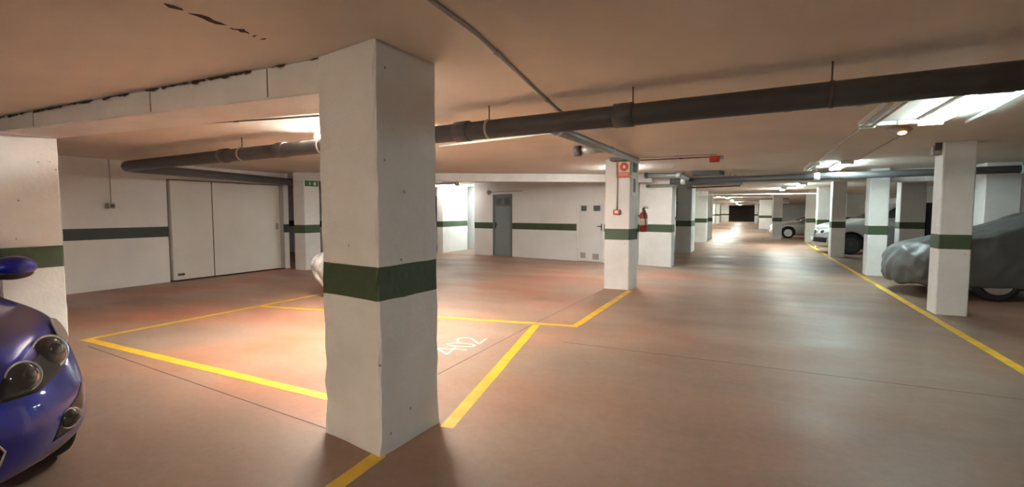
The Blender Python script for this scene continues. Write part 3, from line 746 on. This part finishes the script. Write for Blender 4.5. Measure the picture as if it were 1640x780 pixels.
def patch(bvh, poly, axis, off=.004, depth=.0, sub=3, rim=0.):
    """2D polygon projected on the body. axis 'X': poly in (y,z), rays from the nose; axis 'Y+'/'Y-': poly in (x,z)"""
    bm = bmesh.new()
    c = Vector((sum(p[0] for p in poly) / len(poly), sum(p[1] for p in poly) / len(poly)))
    rings = []
    K = 5
    for k in range(K, 0, -1):
        rings.append([(c.x + (p[0] - c.x) * k / K, c.y + (p[1] - c.y) * k / K) for p in poly])
    def hit(u, v):
        if axis == 'X': h = bvh.ray_cast(Vector((2, u, v)), Vector((-1, 0, 0)))
        elif axis == 'Y+': h = bvh.ray_cast(Vector((u, 3, v)), Vector((0, -1, 0)))
        elif axis == 'Y-': h = bvh.ray_cast(Vector((u, -3, v)), Vector((0, 1, 0)))
        elif axis == 'R': h = bvh.ray_cast(Vector((-9, u, v)), Vector((1, 0, 0)))
        if h[0] is None: return None
        return h[0] + h[1] * off if h[1].dot(Vector((1, 0, 0)) if axis == 'X' else Vector((-1, 0, 0)) if axis == 'R' else Vector((0, 1 if axis == 'Y+' else -1, 0))) > 0 else h[0] - h[1] * off
    vr = []
    for r in rings:
        vr.append([(lambda p: bm.verts.new(p) if p is not None else None)(hit(*q)) for q in r])
    cc = hit(*c); cv = bm.verts.new(cc) if cc is not None else None
    n = len(poly)
    for a, b in zip(vr, vr[1:]):
        for i in range(n):
            q = [a[i], a[(i + 1) % n], b[(i + 1) % n], b[i]]
            if None not in q: bm.faces.new(q).smooth = True
    if cv is not None:
        for i in range(n):
            q = [vr[-1][i], vr[-1][(i + 1) % n], cv]
            if None not in q: bm.faces.new(q).smooth = True
    bmesh.ops.recalc_face_normals(bm, faces=bm.faces)
    # give it thickness down into the body
    r = bmesh.ops.extrude_face_region(bm, geom=list(bm.faces))
    sh = Vector((-1, 0, 0)) if axis == 'X' else Vector((1, 0, 0)) if axis == 'R' else Vector((0, -1 if axis == 'Y+' else 1, 0))
    for v in [g for g in r['geom'] if isinstance(g, bmesh.types.BMVert)]: v.co += sh * (off + .006)
    return bm
def rpoly(cx, cy, rx, ry, n=20, pw=2.): 
    out = []
    for k in range(n):
        a = 2 * PI * k / n; c_, s_ = math.cos(a), math.sin(a)
        out.append((cx + rx * abs(c_) ** (2 / pw) * (1 if c_ > 0 else -1), cy + ry * abs(s_) ** (2 / pw) * (1 if s_ > 0 else -1)))
    return out
def dense(poly, n=5):
    out = []
    for a, b in zip(poly, poly[1:] + poly[:1]):
        for k in range(n): out.append((lerp(a[0], b[0], k / n), lerp(a[1], b[1], k / n)))
    return out
def make_wheel(parent, x, y, r, spokes=10, w=.2, rim_m='alloy'):
    """wheel axis along y; outer face towards sign(y)"""
    s = 1 if y > 0 else -1
    e = bpy.data.objects.new('wheel', None); C.objects.link(e); e.parent = parent; e.location = (x, y, r)
    b = bmesh.new()
    lathe(b, [(r * .62, -w / 2), (r * .86, -w / 2), (r * .97, -w * .42), (r, -w * .25), (r, w * .25), (r * .97, w * .42), (r * .86, w / 2), (r * .64, w / 2), (r * .62, w * .3)], 40, 'Y'); t = obj('tyre', b, 'rubber', e)
    b = bmesh.new()
    lathe(b, [(r * .66, s * w * .50), (r * .63, s * w * .52), (r * .60, s * w * .40), (r * .585, s * w * .1), (r * .60, 0)], 40, 'Y')
    lathe(b, [(r * .15, s * w * .50), (r * .12, s * w * .53), (.01, s * w * .54)], 20, 'Y')
    for k in range(spokes):
        a = 2 * PI * k / spokes
        u = Vector((math.cos(a), 0, math.sin(a))); v = Vector((-math.sin(a), 0, math.cos(a)))
        q = []
        for rr, hw in ((.12, .055), (.62, .075)):
            for yy in (.50 if rr < .3 else .46, .36):
                for sg in (-1, 1): q.append(b.verts.new(u * r * rr + v * r * hw * sg + Vector((0, s * w * yy, 0))))
        for ids in ((0, 1, 3, 2), (4, 6, 7, 5), (0, 4, 5, 1), (2, 3, 7, 6), (0, 2, 6, 4), (1, 5, 7, 3)): b.faces.new([q[i] for i in ids])
    obj('rim', b, rim_m, e)
    b = bmesh.new(); lathe(b, [(r * .60, s * w * .12), (r * .3, s * w * .16), (.01, s * w * .16)], 32, 'Y'); obj('brake_disc', b, 'handle', e)
    return e
HATCH = [dict(z=.17, xf=-.13, xr=-3.90, w=.765, cf=.40), dict(z=.20, xf=-.06, xr=-3.97, w=.825, cf=.40), dict(z=.32, xf=-.0, xr=-4.02, w=.855, cf=.41),
         dict(z=.47, xf=.01, xr=-4.04, w=.865, cf=.42), dict(z=.60, xf=-.03, xr=-4.03, w=.866, cf=.46), dict(z=.72, xf=-.09, xr=-4.00, w=.862, cf=.50, zr=.78),
         dict(z=.825, xf=-.15, xr=-3.97, w=.850, cf=.54, zr=.95), dict(z=.895, xf=-.24, xr=-3.95, w=.81, cf=.56, zr=1.0), dict(z=.95, xf=-.52, xr=-3.92, w=.745, cf=.52, zr=1.03),
         dict(z=1.005, xf=-.98, xr=-3.86, w=.705, cf=.36, zr=1.06), dict(z=1.44, xf=-1.82, xr=-3.50, w=.555, cf=.22, cr=.2, zr=1.45, arch=.03),
         dict(z=1.495, xf=-2.02, xr=-3.38, w=.44, cf=.18, cr=.16, zr=1.49, arch=.03), dict(z=1.51, xf=-2.2, xr=-3.2, w=.2, cf=.1, cr=.1, zr=1.51, arch=.02)]
def make_car(name, loc_, rz, label, cat, paint, S=(1, 1, 1), rings=HATCH, wheel_r=.31, wx=(-.80, -3.32), details='hatch', spokes=10, arch=.055, group=None, rim='alloy'):
    root = thing(name, loc_, label, cat, group, rz)
    G = []
    for g in rings:
        h = dict(g); h['xf'] *= S[0]; h['xr'] *= S[0]; h['w'] *= S[1]; h['cf'] = h.get('cf', .4) * S[0]; h['cr'] = h.get('cr', .35) * S[0]
        h['zf'] = h['z'] * S[2]; h['zr'] = h.get('zr', h['z']) * S[2]; G.append(h)
    kg = 9                                               # belt ring -> roof ring band carries the glass
    nf = len(SV)
    def slot(k, j, n):
        if k != kg: return 0
        if j < nf - 2: return 1                          # windscreen
        if j >= n - 1 - (nf - 2): return 2               # rear window
        js = j - nf + 1
        if js in (0, 1): return 0 if js == 0 else 3
        if js in (2, 3, 4): return 3
        if js == 5: return 0
        if js in (6, 7, 8): return 4
        return 0
    bm = car_body(G, slot)
    body = obj('body', bm, [paint, 'glass', 'glass', 'glass', 'glass', 'black'], root, True)
    sub = body.modifiers.new('s', 'SUBSURF'); sub.levels = sub.render_levels = 2
    bake(body)
    cut = bmesh.new()
    Wd = .866 * S[1]
    for x in wx:
        for s in (-1, 1): lathe(cut, [(wheel_r + arch, s * (Wd - .30)), (wheel_r + arch, s * (Wd + .2))], 36, 'Y', (x, 0, wheel_r + .01), 5)
    bmesh.ops.recalc_face_normals(cut, faces=cut.faces)
    cme = bpy.data.meshes.new('cut'); cut.to_mesh(cme); cut.free()
    for mm in body.data.materials: cme.materials.append(mm)
    co = bpy.data.objects.new('cut', cme); C.objects.link(co); co.parent = root
    bpy.context.view_layer.update()
    md = body.modifiers.new('b', 'BOOLEAN'); md.operation = 'DIFFERENCE'; md.object = co; md.solver = 'EXACT'
    bake(body)
    bpy.data.objects.remove(co); bpy.data.meshes.remove(cme)
    tb = bmesh.new(); tb.from_mesh(body.data); bvh = BVHTree.FromBMesh(tb)
    obj('windscreen', split_slot(body, 1), 'glass', root)
    obj('rear_window', split_slot(body, 2), 'glass', root)
    for sl in (3, 4):
        for s in (1, -1): obj('side_window', split_slot(body, sl, lambda c, s=s: c.y * s > 0), 'glass', root)
    obj('underbody', nbox(wx[1] - .2, wx[0] + .2, -.5 * S[1], .5 * S[1], .17, .30), 'black', root)
    for x in wx:
        for s in (-1, 1): make_wheel(root, x, s * (Wd - .115), wheel_r, spokes, rim_m=rim)
    tb.free()
    return root, body, bvh
def mirror_part(root, x, y, z, paint, s=1, sc_=1.):
    m = bpy.data.objects.new('door_mirror', None); C.objects.link(m); m.parent = root; m.location = (x, y, z)
    b = bmesh.new(); ellipsoid(b, (0, s * .10, 0.0), (.075 * sc_, .125 * sc_, .075 * sc_), 24, 16)
    for v in b.verts:
        if v.co.x < -.03: v.co.x = -.03
    obj('cap', b, paint, m)
    b = bmesh.new(); ellipsoid(b, (0, s * .09, -.045), (.062 * sc_, .115 * sc_, .045 * sc_), 20, 12); tube(b, [(0, s * -.05, -.07), (0, s * .05, -.05)], .025, 10); obj('base', b, 'black', m)
    b = bmesh.new(); box(b, -.036, -.030, s * .02 if s > 0 else -.19, .19 if s > 0 else -.02, -.055, .055, bev=.002); obj('mirror_glass', b, 'chrome', m)
    return m
def round_lamp(root, bvh, y, z, r, name='headlamp', lens='lens', tilt=0.):
    h = bvh.ray_cast(Vector((2, y, z)), Vector((-1, 0, 0)))
    p, n = h[0], h[1]
    if n.x < 0: n = -n
    n = (n * .45 + Vector((1, 0, 0)) * .55).normalized()
    e = bpy.data.objects.new(name, None); C.objects.link(e); e.parent = root; e.location = p
    e.rotation_mode = 'QUATERNION'; e.rotation_quaternion = n.to_track_quat('X', 'Z')
    b = bmesh.new(); lathe(b, [(r * .90, -.05), (r, -.02), (r * 1.02, .010), (r * .98, .018), (r * .90, .012)], 36, 'X'); obj('bezel', b, 'chrome', e)
    b = bmesh.new(); lathe(b, [(r * .93, .004), (r * .85, .018), (r * .62, .032), (r * .32, .040), (.002, .042)], 36, 'X'); obj('lens', b, lens, e)
    b = bmesh.new(); lathe(b, [(r * .34, .034), (r * .34, .046), (r * .28, .050), (.002, .050)], 20, 'X', (0, r * .1, r * .1)); obj('bulb_shield', b, 'lens', e)
    return e

# --- the blue hatchback
BX, BY = -3.05, .56
blue, bbody, bv = make_car('blue_car', (BX, BY, 0), 0, 'glossy dark blue hatchback nosing in from the left edge', 'car', 'blue', wheel_r=.31, spokes=5)
for s in (1, -1):
    obj('headlamp_housing', patch(bv, dense([(s * .36, .60), (s * .55, .585), (s * .72, .64), (s * .835, .74), (s * .845, .84), (s * .74, .80), (s * .60, .735), (s * .42, .69)]), 'X', .003), 'black', blue)
    round_lamp(blue, bv, s * .505, .675, .079)
    round_lamp(blue, bv, s * .675, .735, .094)
    obj('turn_signal', patch(bv, rpoly(s * .785, .795, .035, .062), 'X', .022), 'lensclear', blue)
    obj('fog_lamp_recess', patch(bv, dense([(s * .60, .30), (s * .72, .30), (s * .80, .40), (s * .81, .52), (s * .76, .47), (s * .66, .42)]), 'X', .002), 'black', blue)
    round_lamp(blue, bv, s * .695, .385, .056, 'fog_lamp')
    mirror_part(blue, -1.57, s * .85, 1.115, 'blue', s)
obj('lower_grille', patch(bv, dense([(-.34, .26), (.34, .26), (.38, .38), (.32, .48), (-.32, .48), (-.38, .38)]), 'X', .004), 'black', blue)
b = bmesh.new()
ring_ = dense([(-.34, .26), (.34, .26), (.38, .38), (.32, .48), (-.32, .48), (-.38, .38)], 8)
pts_ = []
for u, v in ring_ + ring_[:1]:
    h = bv.ray_cast(Vector((2, u, v)), Vector((-1, 0, 0)))
    if h[0] is not None: pts_.append(h[0] + Vector((.008, 0, 0)))
tube(b, pts_, .006, 8); obj('grille_surround', b, 'chrome', blue)
obj('upper_grille', patch(bv, dense([(-.40, .60), (.40, .60), (.34, .70), (-.34, .70)]), 'X', .004), 'black', blue)
obj('number_plate', nbox(.0, .02, -.26, .26, .515, .625 - .03, bev=.004), 'plate', blue)

# --- silver off-roader behind the third pillar
SUVR = [dict(g) for g in HATCH]
for g in SUVR[5:9]: g['xf'] += .05
suv, sb, sv = make_car('silver_car', (2.10, 21.35, 0), PI, 'silver off-roader with chrome grille peeking out behind a shaded pillar', 'car', 'silver', S=(1.12, 1.06, 1.18), rings=SUVR, wheel_r=.36, wx=(-1.05, -3.78), spokes=5, arch=.07, rim='handle')
for s in (1, -1):
    obj('headlamp', patch(sv, dense([(s * .42, .70), (s * .62, .70), (s * .86, .80), (s * .87, .90), (s * .70, .88), (s * .44, .82)]), 'X', .006), 'lensclear', suv)
    obj('headlamp_ring', patch(sv, rpoly(s * .60, .78, .06, .06), 'X', .012), 'lens', suv)
    obj('kidney_grille', patch(sv, rpoly(s * .19, .72, .16, .11, 20, 4), 'X', .006), 'black', suv)
    obj('kidney_surround', ntube([h for h in [(lambda q: q[0] + Vector((.01, 0, 0)) if q[0] is not None else None)(sv.ray_cast(Vector((2, u, v)), Vector((-1, 0, 0)))) for u, v in rpoly(s * .19, .72, .17, .12, 24, 4) + rpoly(s * .19, .72, .17, .12, 24, 4)[:1]] if h is not None], .012, 6), 'chrome', suv)
    obj('air_intake', patch(sv, dense([(s * .50, .36), (s * .80, .40), (s * .82, .58), (s * .52, .54)]), 'X', .005), 'black', suv)
    mirror_part(suv, -1.66, s * .9, 1.2, 'silver', s)
obj('bumper_bar', patch(sv, dense([(-.80, .30), (.80, .30), (.84, .40), (-.84, .40)], 8), 'X', .016), 'chrome', suv)
obj('lower_intake', patch(sv, dense([(-.80, .40), (.80, .40), (.74, .58), (-.74, .58)], 8), 'X', .005), 'black', suv)
obj('number_plate', nbox(.005, .03, -.26, .26, .45, .56, bev=.004), 'plate', suv)

# --- pale saloon farther on
SED = [dict(g) for g in HATCH]
for g in SED[7:10]: g['zr'] = .93
SED[9]['xr'] = -3.35; SED[10]['xr'] = -2.95; SED[11]['xr'] = -2.8; SED[12]['xr'] = -2.6; SED[12]['xf'] = -2.15
sed, eb, ev = make_car('pale_car', (.92, 32.3, 0), PI, 'pale silver saloon parked far back behind a bright pillar', 'car', 'champagne', S=(1.12, 1.02, .95), rings=SED, wheel_r=.31, wx=(-.98, -3.65), spokes=5)
for s in (1, -1):
    obj('headlamp', patch(ev, dense([(s * .44, .60), (s * .64, .60), (s * .84, .68), (s * .84, .74), (s * .66, .72), (s * .46, .68)]), 'X', .006), 'lensclear', sed)
    mirror_part(sed, -1.6, s * .87, 1.0, 'champagne', s)
obj('grille', patch(ev, dense([(-.36, .50), (.36, .50), (.34, .64), (-.34, .64)]), 'X', .005), 'black', sed)
obj('number_plate', nbox(.005, .03, -.26, .26, .34, .45, bev=.004), 'plate', sed)

# --- car under a grey cover
COV = [dict(z=.22, xf=-.06, xr=-4.3, w=.80, cf=.40), dict(z=.24, xf=-.02, xr=-4.33, w=.84, cf=.42), dict(z=.40, xf=.02, xr=-4.36, w=.875, cf=.44),
       dict(z=.60, xf=.02, xr=-4.37, w=.89, cf=.46), dict(z=.74, xf=-.04, xr=-4.36, w=.885, cf=.46, zr=.82), dict(z=.86, xf=-.16, xr=-4.33, w=.85, cf=.46, zr=.97),
       dict(z=.94, xf=-.34, xr=-4.3, w=.79, cf=.44, zr=1.02), dict(z=1.02, xf=-.70, xr=-4.25, w=.755, cf=.38, zr=1.06), dict(z=1.10, xf=-1.08, xr=-4.15, w=.73, cf=.34, zr=1.12),
       dict(z=1.28, xf=-1.50, xr=-4.0, w=.66, cf=.30, zr=1.28), dict(z=1.47, xf=-1.95, xr=-3.8, w=.57, cf=.24, cr=.2, zr=1.45, arch=.03),
       dict(z=1.53, xf=-2.15, xr=-3.6, w=.44, cf=.18, cr=.16, zr=1.50, arch=.03), dict(z=1.545, xf=-2.4, xr=-3.3, w=.2, cf=.1, cr=.1, zr=1.52, arch=.02)]
cc = thing('covered_car', (2.34, 11.62, 0), 'car shrouded in a wrinkled grey cover on the right', 'car', rz=PI)
for g in COV: g['zf'] = g['z']; g.setdefault('zr', g['z']); g.setdefault('cr', .35)
bm = car_body(COV, lambda k, j, n: 0)
cov = obj('cover', bm, 'cover', cc, True)
su = cov.modifiers.new('s', 'SUBSURF'); su.levels = su.render_levels = 3
bake(cov)
cov_normals = [v.normal.copy() for v in cov.data.vertices]
for v, nrm in zip(cov.data.vertices, cov_normals):       # hanging folds and pulled wrinkles
    p = v.co
    a = noise.noise(Vector((p.x * 3.2 + p.z * 1.6, p.y * 3.0, p.z * .9))) * .030
    a += noise.noise(Vector((p.x * 7 + p.z * 5, p.y * 6, p.z * 2 - p.x * 2))) * .018
    a += (1 - abs(noise.noise(Vector((p.x * 2.2 - p.z * 2.6, p.y * 2.2 + p.z, p.z * .8)))) * 2.2) * .018
    front = max(0., 1 - abs(p.x) / .9)
    v.co = p + nrm * a * (1 + front * .9)
for x in (-1.38, -3.75):
    for s in (-1, 1): make_wheel(cc, x, s * .74, .315, 10)
obj('underbody', nbox(-3.9, -.5, -.55, .55, .17, .35), 'black', cc)

# ------------------------------------------------------------------ scooter under white plastic behind the large pillar
wc = thing('covered_scooter', (-6.42, 6.35, 0), 'bundle under crumpled white plastic half hidden by the large pillar', 'covered bundle')
b = bmesh.new()
bmesh.ops.create_icosphere(b, subdivisions=5, radius=1)
for v in b.verts:
    p = v.co.copy()
    z = .45 + p.z * .44
    t = max(0., min(1., z / .8))
    r = math.hypot(p.x, p.y); k = (.55 + .45 * min(1., r * 1.6)) / max(r, .05) * r
    x = p.x * (.42 + .34 * t - .12 * max(0, t - .8) * 5 * .3); y = p.y * .38
    w_ = noise.noise(Vector((p.x * 4, p.y * 4, p.z * 1.4))) * .06 + noise.noise(Vector((p.x * 9, p.y * 9, p.z * 3))) * .03
    z += .06 * math.sin(p.x * 4) * max(0, p.z)
    v.co = Vector((x + p.x * w_, y + p.y * w_, max(.01, z + w_ * .6)))
for f in b.faces: f.smooth = True
obj('plastic_sheet', b, 'plastic', wc)

# ------------------------------------------------------------------ camera, world, colour
cam = bpy.data.cameras.new('camera'); co = bpy.data.objects.new('camera', cam); C.objects.link(co)
co.location = (0, 0, 1.5); co.rotation_euler = (math.radians(90 - 3.741), 0, math.radians(26.104))
cam.sensor_width = 36; cam.lens = 36 * 780 / 1640; cam.clip_end = 300; cam.clip_start = .05
sc.camera = co
w = bpy.data.worlds.new('world'); sc.world = w; w.use_nodes = True
w.node_tree.nodes['Background'].inputs[0].default_value = (.02, .02, .02, 1); w.node_tree.nodes['Background'].inputs[1].default_value = 0
vs_ = sc.view_settings; vs_.view_transform = 'Standard'; vs_.look = 'None'; vs_.gamma = 1; vs_.use_curve_mapping = False
vs_.exposure = 3.78
